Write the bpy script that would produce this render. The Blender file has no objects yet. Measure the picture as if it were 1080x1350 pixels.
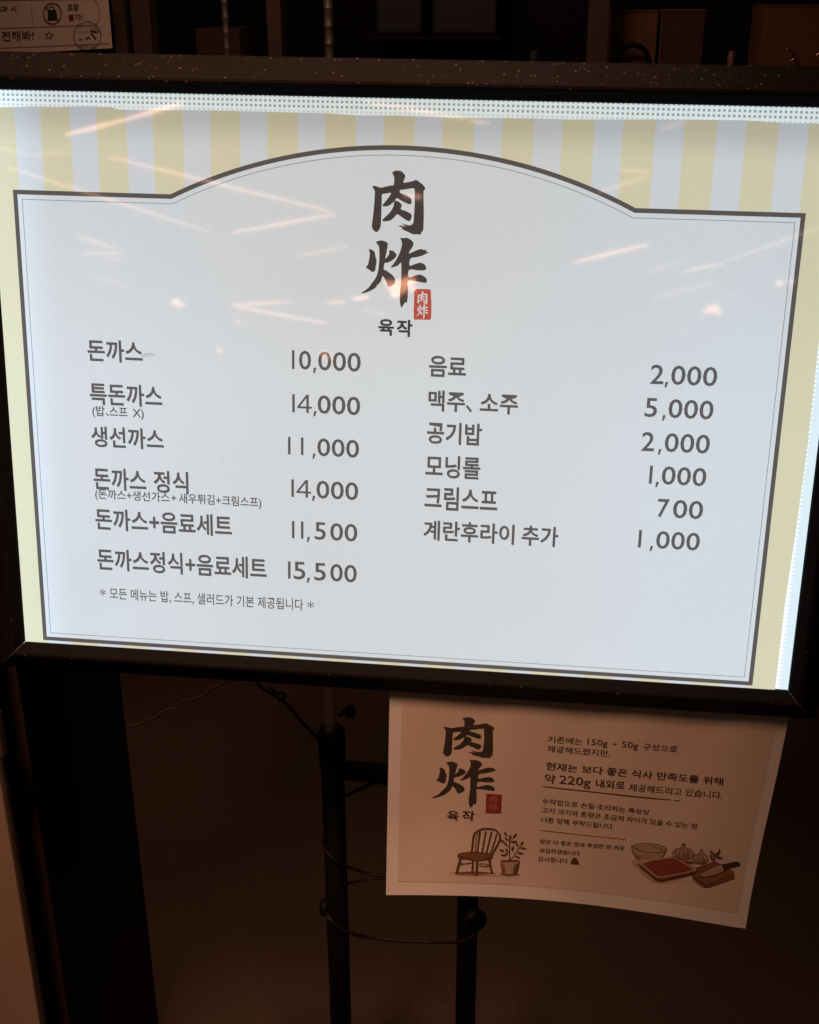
import bpy, bmesh, math, random
from mathutils import Vector, Matrix
random.seed(7)
SC = bpy.context.scene
COL = SC.collection
PI = math.pi

# ------------------------------------------------------------------ camera
FOC = 1640.0                                    # focal length in photograph pixels (1080 x 1350)
CAM = Vector((0.0, 0.0, 1.55))
FWD = Vector((-0.09697572, 0.91007278, -0.40294323)).normalized()
RGT = Vector((0.9944816, 0.10488232, -0.00245697)); RGT = (RGT - FWD * RGT.dot(FWD)).normalized()
UPV = RGT.cross(FWD)
cd = bpy.data.cameras.new('camera')
cam = bpy.data.objects.new('camera', cd); COL.objects.link(cam)
M3 = Matrix((RGT, UPV, -FWD)).transposed()
cam.matrix_world = Matrix.Translation(CAM) @ M3.to_4x4()
cd.sensor_fit = 'VERTICAL'; cd.sensor_height = 24.0; cd.lens = FOC / 1350.0 * 24.0
cd.clip_start = 0.02; cd.clip_end = 100
SC.camera = cam

# ------------------------------------------------------------------ world and exposure
w = bpy.data.worlds.new('World'); SC.world = w; w.use_nodes = True
bg = w.node_tree.nodes['Background']
bg.inputs[0].default_value = (1.0, 0.50, 0.32, 1); bg.inputs[1].default_value = 0.009
vs = SC.view_settings
vs.view_transform = 'Standard'; vs.look = 'None'; vs.exposure = 0.0; vs.gamma = 1.0
SC.cycles.use_denoising = True
SC.cycles.max_bounces = 6

# ------------------------------------------------------------------ added warm spots, overhead and out of view
def spot(name, loc, aim, power, size, blend, radius, col):
    l = bpy.data.lights.new(name, 'SPOT'); l.energy = power; l.color = col
    l.spot_size = math.radians(size); l.spot_blend = blend; l.shadow_soft_size = radius
    o = bpy.data.objects.new(name, l); COL.objects.link(o); o.location = loc
    d = (Vector(aim) - Vector(loc)).normalized()
    o.rotation_euler = d.to_track_quat('-Z', 'Y').to_euler()
    return o
WARM = (1.0, 0.49, 0.295)
spot('added_spot', (-0.60, 0.12, 2.60), (-0.40, 1.12, 0.50), 114, 50, 0.9, 0.20, WARM)  # added key spot to brighten the paper notice and the left side
spot('added_spot', (-0.15, 1.10, 2.70), (-0.15, 1.18, 1.38), 56, 46, 1.0, 0.05, (1.0, 0.52, 0.34))  # added right above the sign to brighten its top frame bar
spot('added_spot', (-0.75, 1.55, 2.75), (-0.25, 2.2, 0.0), 20, 85, 1.0, 0.30, WARM)  # added to brighten the floor
spot('added_spot', (-0.30, 1.70, 2.35), (-0.25, 2.7, 1.35), 12, 110, 1.0, 0.2, (1.0, 0.55, 0.38))  # added to brighten the poster and shelves at the back

# ------------------------------------------------------------------ pixel rays (photograph pixels, 1080 x 1350)
def ray(x, y):
    return (FWD * FOC + RGT * (x - 540.0) - UPV * (y - 675.0)).normalized()
def on_y(x, y, Y):
    d = ray(x, y); return CAM + d * (Y / d.y)
def on_z(x, y, Z=0.0):
    d = ray(x, y); return CAM + d * ((Z - CAM.z) / d.z)
def on_plane(x, y, p0, n):
    d = ray(x, y); return CAM + d * ((p0 - CAM).dot(n) / d.dot(n))
# the sign's own axes: bx to the right, by up the sign (it leans back), bz out of its face
BX = Vector((0.99991197, -0.00159028, -0.01317315)).normalized()
BD = Vector((-0.01277216, -0.11984158, -0.99271087))
BY = -(BD - BX * BD.dot(BX)).normalized()
BZ = BX.cross(BY)
ORG = CAM + Vector((-0.49036209, 1.13735025, -0.19272761))
SM = Matrix.Translation(ORG) @ Matrix((BX, BY, BZ)).transposed().to_4x4()
SMI = SM.inverted()
def sg(x, y, z=0.0):
    "pixel -> point in the sign's local frame, on the plane z"
    return SMI @ on_plane(x, y, ORG + BZ * z, BZ)

# ------------------------------------------------------------------ object helpers
def link(name, me, mat=None, parent=None):
    o = bpy.data.objects.new(name, me); COL.objects.link(o)
    if mat is not None: me.materials.append(mat)
    if parent is not None: o.parent = parent
    return o
def thing(name, label, cat, mw=None, loc=None, group=None):
    o = bpy.data.objects.new(name, None); COL.objects.link(o)
    o.empty_display_size = 0.05
    if mw is not None: o.matrix_world = mw
    if loc is not None: o.location = loc
    o['label'] = label; o['category'] = cat
    if group: o['group'] = group
    return o
def tag(o, label, cat, group=None):
    o['label'] = label; o['category'] = cat
    if group: o['group'] = group
    return o
def mesh(verts, faces, smooth=False):
    me = bpy.data.meshes.new('shape'); me.from_pydata([tuple(v) for v in verts], [], faces); me.update()
    if smooth:
        for p in me.polygons: p.use_smooth = True
    return me
def from_bm(bm, smooth=False):
    bmesh.ops.recalc_face_normals(bm, faces=bm.faces)
    me = bpy.data.meshes.new('shape'); bm.to_mesh(me); bm.free()
    if smooth:
        for p in me.polygons: p.use_smooth = True
    return me
def box_me(x0, x1, y0, y1, z0, z1, bev=0.002):
    bm = bmesh.new()
    bmesh.ops.create_cube(bm, size=1.0)
    for v in bm.verts:
        v.co = Vector(((x0 + x1) / 2 + v.co.x * (x1 - x0), (y0 + y1) / 2 + v.co.y * (y1 - y0), (z0 + z1) / 2 + v.co.z * (z1 - z0)))
    if bev: bmesh.ops.bevel(bm, geom=list(bm.edges), offset=bev, segments=2, affect='EDGES', profile=0.5)
    return from_bm(bm)
def catmull(pts, n=5, closed=False):
    pts = [Vector(p) for p in pts]; N = len(pts); out = []
    rng = range(N) if closed else range(N - 1)
    for i in rng:
        if closed: p0, p1, p2, p3 = pts[i - 1], pts[i], pts[(i + 1) % N], pts[(i + 2) % N]
        else: p0, p1, p2, p3 = pts[max(i - 1, 0)], pts[i], pts[i + 1], pts[min(i + 2, N - 1)]
        for k in range(n):
            t = k / n
            out.append(0.5 * ((2 * p1) + (p2 - p0) * t + (2 * p0 - 5 * p1 + 4 * p2 - p3) * t * t + (3 * p1 - p0 - 3 * p2 + p3) * t ** 3))
    if not closed: out.append(pts[-1])
    return out
def tube_me(pts, r, seg=12, radii=None, cap=True):
    pts = [Vector(p) for p in pts]
    verts, faces = [], []
    prev = None
    for i, p in enumerate(pts):
        t = (pts[min(i + 1, len(pts) - 1)] - pts[max(i - 1, 0)]).normalized()
        if prev is None:
            a = Vector((0, 0, 1)) if abs(t.z) < 0.9 else Vector((1, 0, 0))
            n = t.cross(a).normalized()
        else:
            n = (prev - t * prev.dot(t)).normalized()
        prev = n; b = t.cross(n)
        rr = radii[i] if radii else r
        for k in range(seg):
            a = 2 * PI * k / seg
            verts.append(p + n * (rr * math.cos(a)) + b * (rr * math.sin(a)))
    for i in range(len(pts) - 1):
        for k in range(seg):
            k2 = (k + 1) % seg
            faces.append((i * seg + k, i * seg + k2, (i + 1) * seg + k2, (i + 1) * seg + k))
    if cap:
        faces.append(tuple(range(seg))[::-1]); faces.append(tuple((len(pts) - 1) * seg + k for k in range(seg)))
    me = mesh(verts, faces)
    for p in me.polygons: p.use_smooth = len(p.vertices) == 4
    return me
def lathe_me(prof, centre, seg=24):
    "prof: list of (radius, z) upwards"
    c = Vector(centre); verts, faces = [], []
    for r, z in prof:
        for k in range(seg):
            a = 2 * PI * k / seg; verts.append(c + Vector((r * math.cos(a), r * math.sin(a), z)))
    for i in range(len(prof) - 1):
        for k in range(seg):
            k2 = (k + 1) % seg; faces.append((i * seg + k, i * seg + k2, (i + 1) * seg + k2, (i + 1) * seg + k))
    faces.append(tuple(range(seg))[::-1]); faces.append(tuple((len(prof) - 1) * seg + k for k in range(seg)))
    me = mesh(verts, faces)
    for p in me.polygons: p.use_smooth = len(p.vertices) == 4
    return me

# ------------------------------------------------------------------ flat print helpers
def fill_me(loops, res=1):
    "fill 2D loops (even-odd) into triangles; returns (verts2d, faces)"
    cu = bpy.data.curves.new('f', 'CURVE'); cu.dimensions = '2D'; cu.fill_mode = 'BOTH'
    for lp in loops:
        sp = cu.splines.new('POLY'); sp.points.add(len(lp) - 1)
        for i, p in enumerate(lp): sp.points[i].co = (p[0], p[1], 0, 1)
        sp.use_cyclic_u = True
    o = bpy.data.objects.new('f', cu); COL.objects.link(o)
    me = bpy.data.meshes.new_from_object(o)
    v = [(a.co.x, a.co.y) for a in me.vertices]; f = [tuple(p.vertices) for p in me.polygons]
    bpy.data.objects.remove(o); bpy.data.curves.remove(cu); bpy.data.meshes.remove(me)
    return v, f
_tc = {}
def text_vf(s, bold=0.0, res=3):
    key = (s, bold, res)
    if key not in _tc:
        cu = bpy.data.curves.new('t', 'FONT'); cu.body = s; cu.resolution_u = res; cu.offset = bold
        o = bpy.data.objects.new('t', cu); COL.objects.link(o)
        me = bpy.data.meshes.new_from_object(o)
        v = [(a.co.x, a.co.y) for a in me.vertices]; f = [tuple(p.vertices) for p in me.polygons]
        bpy.data.objects.remove(o); bpy.data.curves.remove(cu); bpy.data.meshes.remove(me)
        _tc[key] = (v, f)
    return _tc[key]
def bbox(v):
    xs = [p[0] for p in v]; ys = [p[1] for p in v]
    return min(xs), max(xs), min(ys), max(ys)
def ribbon(pts, wd, taper=False):
    "closed outline of a stroke along 2D points"
    pts = [Vector((p[0], p[1])) for p in pts]; L, R = [], []
    n = len(pts)
    for i, p in enumerate(pts):
        t = (pts[min(i + 1, n - 1)] - pts[max(i - 1, 0)])
        if t.length < 1e-9: t = Vector((1, 0))
        t.normalize(); nn = Vector((-t.y, t.x)); q = wd / 2
        if taper: q *= 0.35 + 0.65 * math.sin(PI * min(1, max(0, (i + 0.3) / (n - 0.4))))
        L.append(p + nn * q); R.append(p - nn * q)
    v = L + R[::-1]
    f = [(i, i + 1, 2 * n - 2 - i, 2 * n - 1 - i) for i in range(n - 1)]
    return [(a.x, a.y) for a in v], f
def merge(list_vf):
    V, F = [], []
    for v, f in list_vf:
        o = len(V); V += list(v); F += [tuple(i + o for i in a) for a in f]
    return V, F

# ------------------------------------------------------------------ materials
def mat(name):
    m = bpy.data.materials.new(name); m.use_nodes = True
    return m, m.node_tree, m.node_tree.nodes['Principled BSDF']
def N(nt, t, **kw):
    n = nt.nodes.new(t)
    for k, v in kw.items():
        if k in n.inputs: n.inputs[k].default_value = v
        else: setattr(n, k, v)
    return n
def L(nt, a, b): nt.links.new(a, b)
def math_n(nt, op, a=None, b=None, c=None):
    n = nt.nodes.new('ShaderNodeMath'); n.operation = op
    for i, q in enumerate((a, b, c)):
        if q is None: continue
        if isinstance(q, (int, float)): n.inputs[i].default_value = q
        else: nt.links.new(q, n.inputs[i])
    return n.outputs[0]
def mix_c(nt, fac, a, b, typ='MIX'):
    n = nt.nodes.new('ShaderNodeMix'); n.data_type = 'RGBA'; n.blend_type = typ
    for i, q in ((0, fac), (6, a), (7, b)):
        if isinstance(q, (int, float)): n.inputs[i].default_value = q
        elif isinstance(q, tuple): n.inputs[i].default_value = q if len(q) == 4 else (*q, 1)
        else: nt.links.new(q, n.inputs[i])
    return n.outputs[2]
def simple(name, col, rough=0.6, metal=0.0, noise=0.15, nscale=40.0, bump=0.0, spec=0.5):
    m, nt, b = mat(name)
    tc = N(nt, 'ShaderNodeTexCoord'); ns = N(nt, 'ShaderNodeTexNoise'); ns.inputs['Scale'].default_value = nscale
    ns.inputs['Detail'].default_value = 5.0
    L(nt, tc.outputs['Object'], ns.inputs['Vector'])
    lo = tuple(c * (1 - noise) for c in col); hi = tuple(min(1, c * (1 + noise)) for c in col)
    L(nt, mix_c(nt, ns.outputs['Fac'], lo, hi), b.inputs['Base Color'])
    b.inputs['Roughness'].default_value = rough; b.inputs['Metallic'].default_value = metal
    b.inputs['Specular IOR Level'].default_value = spec
    if bump:
        bp = N(nt, 'ShaderNodeBump'); bp.inputs['Strength'].default_value = bump; bp.inputs['Distance'].default_value = 0.001
        L(nt, ns.outputs['Fac'], bp.inputs['Height']); L(nt, bp.outputs[0], b.inputs['Normal'])
    return m

# sign extents in its local frame (measured once, used by frame, guide plate and print)
OP_L = (sg(33, 847).x + sg(24, 700).x) / 2
OP_R = (sg(1080, 567).x + sg(1041, 908).x) / 2
OP_T = (sg(0, 122).y + sg(540, 130.5).y + sg(1080, 137).y) / 3
OP_B = (sg(35, 848).y + sg(1040, 908).y) / 2
print('OPENING', OP_L, OP_R, OP_T, OP_B)

def backlit(name, kind, col=(1, 1, 1), gloss=0.031):
    """printed backlit film: each ink lets part of the lamp light through.  Object coordinates are the sign's own."""
    m, nt, b = mat(name)
    tc = N(nt, 'ShaderNodeTexCoord'); sx = N(nt, 'ShaderNodeSeparateXYZ'); L(nt, tc.outputs['Object'], sx.inputs[0])
    X, Y = sx.outputs[0], sx.outputs[1]
    # light of the edge-lit guide plate: a little stronger next to the LED strips, cloudy elsewhere
    def ramp(v, a, bb, lo, hi):
        n = N(nt, 'ShaderNodeMapRange'); n.interpolation_type = 'SMOOTHERSTEP'
        n.inputs[1].default_value = a; n.inputs[2].default_value = bb; n.inputs[3].default_value = lo; n.inputs[4].default_value = hi
        L(nt, v, n.inputs[0]); return n.outputs[0]
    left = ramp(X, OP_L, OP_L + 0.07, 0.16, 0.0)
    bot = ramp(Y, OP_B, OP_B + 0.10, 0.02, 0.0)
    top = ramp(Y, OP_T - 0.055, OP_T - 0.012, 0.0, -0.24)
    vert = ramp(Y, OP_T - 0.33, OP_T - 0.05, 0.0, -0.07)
    ns = N(nt, 'ShaderNodeTexNoise'); ns.inputs['Scale'].default_value = 3.2; ns.inputs['Detail'].default_value = 2.0
    L(nt, tc.outputs['Object'], ns.inputs['Vector'])
    cl = math_n(nt, 'MULTIPLY_ADD', ns.outputs['Fac'], 0.10, -0.05)
    fine = N(nt, 'ShaderNodeTexNoise'); fine.inputs['Scale'].default_value = 230.0; fine.inputs['Detail'].default_value = 4.0
    L(nt, tc.outputs['Object'], fine.inputs['Vector'])
    fn = math_n(nt, 'MULTIPLY_ADD', fine.outputs['Fac'], 0.07, -0.035)
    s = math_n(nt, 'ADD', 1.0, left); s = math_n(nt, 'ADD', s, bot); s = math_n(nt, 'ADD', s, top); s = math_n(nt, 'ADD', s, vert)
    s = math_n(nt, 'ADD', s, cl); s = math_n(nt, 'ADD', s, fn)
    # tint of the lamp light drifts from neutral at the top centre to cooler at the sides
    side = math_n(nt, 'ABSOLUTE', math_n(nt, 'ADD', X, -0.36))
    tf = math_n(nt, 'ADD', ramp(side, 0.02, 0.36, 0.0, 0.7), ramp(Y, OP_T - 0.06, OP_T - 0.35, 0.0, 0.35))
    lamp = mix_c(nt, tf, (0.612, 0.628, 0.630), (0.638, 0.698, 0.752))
    if kind == 'stripes':
        u0 = sg(19, 150).x; per = (sg(1030, 150).x - u0) / 13.0; lw = 0.465
        fr = math_n(nt, 'FRACT', math_n(nt, 'DIVIDE', math_n(nt, 'ADD', X, -u0 + 20 * per), per))
        e = 0.012
        a = ramp(fr, lw - e, lw + e, 0.0, 1.0); c2 = ramp(fr, 1 - e, 1.0, 0.0, 1.0)
        msk = math_n(nt, 'SUBTRACT', a, c2)
        # outside the striped field the margins are plain yellow
        ml = math_n(nt, 'LESS_THAN', X, u0); mr = math_n(nt, 'GREATER_THAN', X, u0 + 13.47 * per)
        msk = math_n(nt, 'MAXIMUM', msk, math_n(nt, 'MAXIMUM', ml, mr))
        ink = mix_c(nt, msk, (0.975, 0.970, 0.972), (1.03, 0.915, 0.62))
    elif kind == 'dots':
        per = 0.00435
        def cell(v):
            f = math_n(nt, 'FRACT', math_n(nt, 'DIVIDE', math_n(nt, 'ADD', v, 10.0), per))
            return ramp(math_n(nt, 'ABSOLUTE', math_n(nt, 'ADD', f, -0.5)), 0.17, 0.31, 1.0, 0.0)
        msk = math_n(nt, 'MULTIPLY', cell(X), cell(Y))
        lowr = math_n(nt, 'MAXIMUM', ramp(Y, OP_T - 0.0155, OP_T - 0.008, 0.18, 1.0), ramp(Y, OP_T - 0.05, OP_T - 0.03, 0.6, 0.0))
        msk = math_n(nt, 'MULTIPLY', msk, lowr)
        ink = mix_c(nt, msk, (1.55, 1.62, 1.55), (0.58, 0.64, 0.66))
    else:
        ink = None
    if ink is None:
        c = mix_c(nt, 1.0, lamp, tuple(col), 'MULTIPLY')
    else:
        c = mix_c(nt, 1.0, lamp, ink, 'MULTIPLY')
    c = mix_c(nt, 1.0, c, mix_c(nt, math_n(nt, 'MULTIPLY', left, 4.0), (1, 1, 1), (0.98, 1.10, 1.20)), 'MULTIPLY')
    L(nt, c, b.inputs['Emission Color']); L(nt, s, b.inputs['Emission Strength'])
    dk = mix_c(nt, 1.0, c, (0.08, 0.08, 0.08), 'MULTIPLY'); L(nt, dk, b.inputs['Base Color'])
    b.inputs['Roughness'].default_value = gloss; b.inputs['Specular IOR Level'].default_value = 0.5
    # film ripples a little: reflections of the lamps waver
    wv = N(nt, 'ShaderNodeTexNoise'); wv.inputs['Scale'].default_value = 9.0; wv.inputs['Detail'].default_value = 1.0
    L(nt, tc.outputs['Object'], wv.inputs['Vector'])
    bp = N(nt, 'ShaderNodeBump'); bp.inputs['Strength'].default_value = 0.07; bp.inputs['Distance'].default_value = 0.0005
    L(nt, wv.outputs['Fac'], bp.inputs['Height']); L(nt, bp.outputs[0], b.inputs['Normal'])
    return m
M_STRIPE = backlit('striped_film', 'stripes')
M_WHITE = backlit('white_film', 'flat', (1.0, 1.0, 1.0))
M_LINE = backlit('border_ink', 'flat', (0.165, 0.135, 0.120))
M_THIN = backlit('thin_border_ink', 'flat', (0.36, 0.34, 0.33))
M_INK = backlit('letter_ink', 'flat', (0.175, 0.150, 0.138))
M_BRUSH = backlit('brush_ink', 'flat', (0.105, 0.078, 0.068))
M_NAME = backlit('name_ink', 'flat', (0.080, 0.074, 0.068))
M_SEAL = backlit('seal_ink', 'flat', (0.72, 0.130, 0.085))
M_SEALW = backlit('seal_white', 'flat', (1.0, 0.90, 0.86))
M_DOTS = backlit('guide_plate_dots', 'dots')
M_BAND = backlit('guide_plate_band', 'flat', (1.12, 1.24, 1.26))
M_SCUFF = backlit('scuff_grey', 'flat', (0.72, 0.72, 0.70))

def frame_mat():
    m, nt, b = mat('black_frame_aluminium')
    tc = N(nt, 'ShaderNodeTexCoord')
    big = N(nt, 'ShaderNodeTexNoise'); big.inputs['Scale'].default_value = 7.0; big.inputs['Detail'].default_value = 3.0
    L(nt, tc.outputs['Object'], big.inputs['Vector'])
    # fine dust grains gathered in patches
    vo = N(nt, 'ShaderNodeTexVoronoi'); vo.inputs['Scale'].default_value = 260.0; L(nt, tc.outputs['Object'], vo.inputs['Vector'])
    sp = math_n(nt, 'LESS_THAN', vo.outputs['Distance'], 0.24)
    sel = N(nt, 'ShaderNodeSeparateColor'); L(nt, vo.outputs['Color'], sel.inputs[0])
    pick = math_n(nt, 'LESS_THAN', sel.outputs[0], math_n(nt, 'MULTIPLY_ADD', big.outputs['Fac'], 1.6, -0.60))
    dust = math_n(nt, 'MULTIPLY', math_n(nt, 'MULTIPLY', sp, pick), sel.outputs[1])
    f2 = N(nt, 'ShaderNodeTexNoise'); f2.inputs['Scale'].default_value = 160.0; f2.inputs['Detail'].default_value = 6.0
    L(nt, tc.outputs['Object'], f2.inputs['Vector'])
    base = mix_c(nt, f2.outputs['Fac'], (0.001, 0.001, 0.001), (0.011, 0.0095, 0.008))
    film = mix_c(nt, math_n(nt, 'MULTIPLY', big.outputs['Fac'], 0.075), base, (0.11, 0.092, 0.080))
    L(nt, mix_c(nt, dust, film, (0.15, 0.12, 0.10)), b.inputs['Base Color'])
    b.inputs['Roughness'].default_value = 0.62; b.inputs['Specular IOR Level'].default_value = 0.06
    return m
M_FRAME = frame_mat()
M_LIP = simple('shaded_inner_lip', (0.007, 0.006, 0.006), 0.6, spec=0.05)  # separate darker tone: shade of the inner bevel put into the colour
M_GLINT = simple('mitre_glint_tone', (0.13, 0.115, 0.10), 0.5, 0.4)  # pale tone imitating the glint along the mitres
M_BACK = simple('sign_back', (0.02, 0.02, 0.02), 0.6)

def floor_mat():
    m, nt, b = mat('brown_floor')
    tc = N(nt, 'ShaderNodeTexCoord')
    a = N(nt, 'ShaderNodeTexNoise'); a.inputs['Scale'].default_value = 2.2; a.inputs['Detail'].default_value = 6.0; L(nt, tc.outputs['Object'], a.inputs['Vector'])
    c = N(nt, 'ShaderNodeTexNoise'); c.inputs['Scale'].default_value = 120.0; c.inputs['Detail'].default_value = 5.0; L(nt, tc.outputs['Object'], c.inputs['Vector'])
    k1 = mix_c(nt, a.outputs['Fac'], (0.020, 0.013, 0.0075), (0.065, 0.041, 0.025))
    k2 = mix_c(nt, c.outputs['Fac'], (0.55, 0.55, 0.55), (1.45, 1.4, 1.35))
    L(nt, mix_c(nt, 1.0, k1, k2, 'MULTIPLY'), b.inputs['Base Color'])
    b.inputs['Roughness'].default_value = 0.75
    bp = N(nt, 'ShaderNodeBump'); bp.inputs['Strength'].default_value = 0.35; bp.inputs['Distance'].default_value = 0.002
    L(nt, c.outputs['Fac'], bp.inputs['Height']); L(nt, bp.outputs[0], b.inputs['Normal'])
    return m
M_FLOOR = floor_mat()
M_WALL = simple('dark_back_wall', (0.018, 0.012, 0.010), 0.8)
M_BLACK = simple('matt_black_board', (0.006, 0.006, 0.006), 0.6, spec=0.15)
M_BROWNEDGE = simple('dark_brown_edge', (0.050, 0.030, 0.022), 0.7, nscale=25, spec=0.1)
M_PANEL = simple('tan_wooden_panel', (0.36, 0.265, 0.20), 0.6, noise=0.12, nscale=9)
M_TUBE = simple('black_powder_coat', (0.006, 0.006, 0.007), 0.55, spec=0.18)
M_CHROME = simple('chrome', (0.92, 0.88, 0.82), 0.5, 0.25, noise=0.05)
M_RACK = simple('dull_rack_chrome', (0.30, 0.27, 0.25), 0.4, 0.7, noise=0.1)
M_CABLE = simple('black_cable', (0.006, 0.005, 0.005), 0.5, spec=0.2)
M_CABLE2 = simple('brown_cable', (0.022, 0.014, 0.012), 0.5, spec=0.25)
M_PAPER = simple('white_paper', (0.74, 0.735, 0.70), 0.75, noise=0.03, nscale=12)
M_BEIGE = simple('beige_print', (0.66, 0.575, 0.50), 0.75, noise=0.05, nscale=14)
M_PINK = simple('black_print', (0.070, 0.043, 0.031), 0.7)
M_PBRUSH = simple('brush_print', (0.045, 0.035, 0.028), 0.7)
M_PRED = simple('red_print', (0.30, 0.030, 0.028), 0.7)
M_SEP1 = simple('sepia_dark', (0.115, 0.045, 0.022), 0.7, noise=.35, nscale=300)
M_SEP2 = simple('sepia_mid', (0.24, 0.115, 0.062), 0.7, noise=.3, nscale=260)
M_SEP3 = simple('sepia_light', (0.44, 0.32, 0.235), 0.7, noise=.22, nscale=220)
M_SHADOW = simple('printed_wash', (0.50, 0.36, 0.26), 0.7)
M_MEAT = simple('printed_meat_red', (0.24, 0.05, 0.040), 0.7, noise=0.4, nscale=420)
M_MARB = simple('printed_marbling', (0.42, 0.17, 0.13), 0.7)
M_LEAF = simple('printed_leaf', (0.12, 0.085, 0.045), 0.7)
M_POSTER = simple('poster_paper', (0.70, 0.63, 0.56), 0.75, noise=0.04, nscale=12)
M_PBLACK = simple('poster_black', (0.02, 0.018, 0.018), 0.7)
M_PRED2 = simple('poster_red', (0.22, 0.035, 0.025), 0.7)
M_STILE = simple('dark_brown_wood', (0.075, 0.045, 0.032), 0.6, nscale=14, noise=0.4)
M_CARTON = simple('brown_carton', (0.16, 0.075, 0.042), 0.8, nscale=20, noise=0.35)
M_CARTON2 = simple('dark_red_carton', (0.07, 0.028, 0.024), 0.8, nscale=20, noise=0.35)
M_GREY = simple('dark_grey_plastic', (0.022, 0.022, 0.021), 0.6)
M_BRASS = simple('brass', (0.75, 0.50, 0.30), 0.2, 1.0)
M_CORD = simple('pale_cord', (0.11, 0.07, 0.045), 0.6, spec=.2)

# ------------------------------------------------------------------ setting
fl = link('floor', mesh([(-4, -1, 0), (4, -1, 0), (4, 3.6, 0), (-4, 3.6, 0)], [(0, 1, 2, 3)]), M_FLOOR); fl['kind'] = 'structure'
wl = link('back_wall', box_me(-4, 4, 3.6, 3.7, 0, 3.0, 0), M_WALL); wl['kind'] = 'structure'

# ------------------------------------------------------------------ the menu sign
sign = thing('menu_sign', 'large glowing white menu board in a black frame with yellow striped border and price list', 'menu sign', mw=SM)
def psign(name, vf, z, m, label=None):
    v, f = vf
    o = link(name, mesh([(a[0], a[1], z) for a in v], f), m, sign)
    if label: o['label'] = label
    return o
# frame bars: one profile swept along each side, mitred
def frame_bar(side, wout):
    # (distance outward from the opening, height)
    prof = [(0.0, -0.012), (0.0, 0.0005), (0.0008, 0.0022), (0.0085, 0.0098), (0.0105, 0.0104), (0.013, 0.0098), (wout - 0.0012, -0.0080), (wout, -0.0100), (wout, -0.014), (0.0, -0.014)]
    verts = []
    corners = {'t': ((OP_L, OP_T), (OP_R, OP_T), (0, 1)), 'b': ((OP_L, OP_B), (OP_R, OP_B), (0, -1)),
               'l': ((OP_L, OP_B), (OP_L, OP_T), (-1, 0)), 'r': ((OP_R, OP_B), (OP_R, OP_T), (1, 0))}
    a, b, n = corners[side]
    g = 0.0003
    for (p, sgn) in ((a, -1), (b, 1)):
        for w_, z in prof:
            if side in 'tb': verts.append((p[0] + sgn * (w_ - g), p[1] + n[1] * w_, z))
            else: verts.append((p[0] + n[0] * w_, p[1] + sgn * (w_ - g), z))
    k = len(prof)
    faces = [(i, (i + 1) % k, k + (i + 1) % k, k + i) for i in range(k)] + [tuple(range(k))[::-1], tuple(range(k, 2 * k))]
    bm = bmesh.new()
    vs_ = [bm.verts.new(v) for v in verts]
    for f in faces: bm.faces.new([vs_[i] for i in f])
    me = from_bm(bm)
    me.materials.append(M_FRAME); me.materials.append(M_LIP)
    for p in me.polygons:
        q = p.center
        dd = max(OP_L - q.x, q.x - OP_R, q.y - OP_T, OP_B - q.y)
        if len(p.vertices) == 4 and dd < 0.007 and q.z > -0.0135: p.material_index = 1
    return me
WT = (sg(0, 75, -.008).y + sg(540, 79, -.008).y + sg(1080, 89, -.008).y) / 3 - OP_T
WB = OP_B - (sg(160, 893, -.008).y + sg(1074, 950, -.008).y) / 2
print('FRAME widths', WT, WB)
WF = (WT + WB) / 2
for sd in 'tblr': link('frame_bar', frame_bar(sd, WF), None, sign)
for cx, cy, sx_, sy_ in ((OP_L, OP_B, -1, -1), (OP_R, OP_B, 1, -1)):
    pts = []
    for w0, z in ((0.001, 0.0029), (0.0085, 0.0103), (0.013, 0.0103), (0.021, 0.0045), (0.030, -0.0022)):
        jit = random.uniform(-0.0002, 0.0002)
        pts.append((cx + sx_ * w0 + jit, cy + sy_ * w0, z))
    link('mitre_glint', tube_me(pts, 0.0003, 5, radii=[0.0005, 0.0003, 0.00045, 0.0002, 0.0001]), M_GLINT, sign)  # thin pale strip standing in for the corner glint
link('back_housing', box_me(OP_L - 0.01, OP_R + 0.01, OP_B - 0.01, OP_T + 0.01, -0.036, -0.0145, 0), M_BACK, sign)
# light guide plate
link('light_guide_plate', mesh([(OP_L - .004, OP_B - .004, -.0025), (OP_R + .004, OP_B - .004, -.0025), (OP_R + .004, OP_T + .004, -.0025), (OP_L - .004, OP_T + .004, -.0025)], [(0, 1, 2, 3)]), M_DOTS, sign)
bw = 0.0082
link('edge_strip', mesh([(OP_R - bw, OP_B - .003, -.0019), (OP_R + .003, OP_B - .003, -.0019), (OP_R + .003, OP_T - .002, -.0019), (OP_R - bw, OP_T - .002, -.0019)], [(0, 1, 2, 3)]), M_BAND, sign)
# printed film: wavy top edge, slanted right edge
top_px = [(-40, 140.5), (0, 141.5), (44, 140.2), (80, 141), (111, 140), (148, 141.5), (156, 144.3), (200, 145), (260, 145.2), (300, 146), (374, 148), (426, 149), (470, 152), (522, 152.2), (596, 155), (650, 155.5), (700, 156), (754, 157.5), (858, 157.6), (920, 158), (976, 158.5), (1035, 162), (1080, 163), (1116, 165)]
rt_px = [(1080, 449), (1065, 586), (1049, 704), (1034, 802), (1022, 908)]
edge = [sg(*p) for p in top_px]
edge[0].x = OP_L - 0.004
rt = [sg(*p) for p in rt_px]; rt[-1].y = OP_B - 0.004
outline = [(p.x, p.y) for p in edge] + [(p.x, p.y) for p in rt] + [(OP_L - 0.004, OP_B - 0.004)]
psign('printed_film', fill_me([outline]), 0.0, M_STRIPE)
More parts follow.
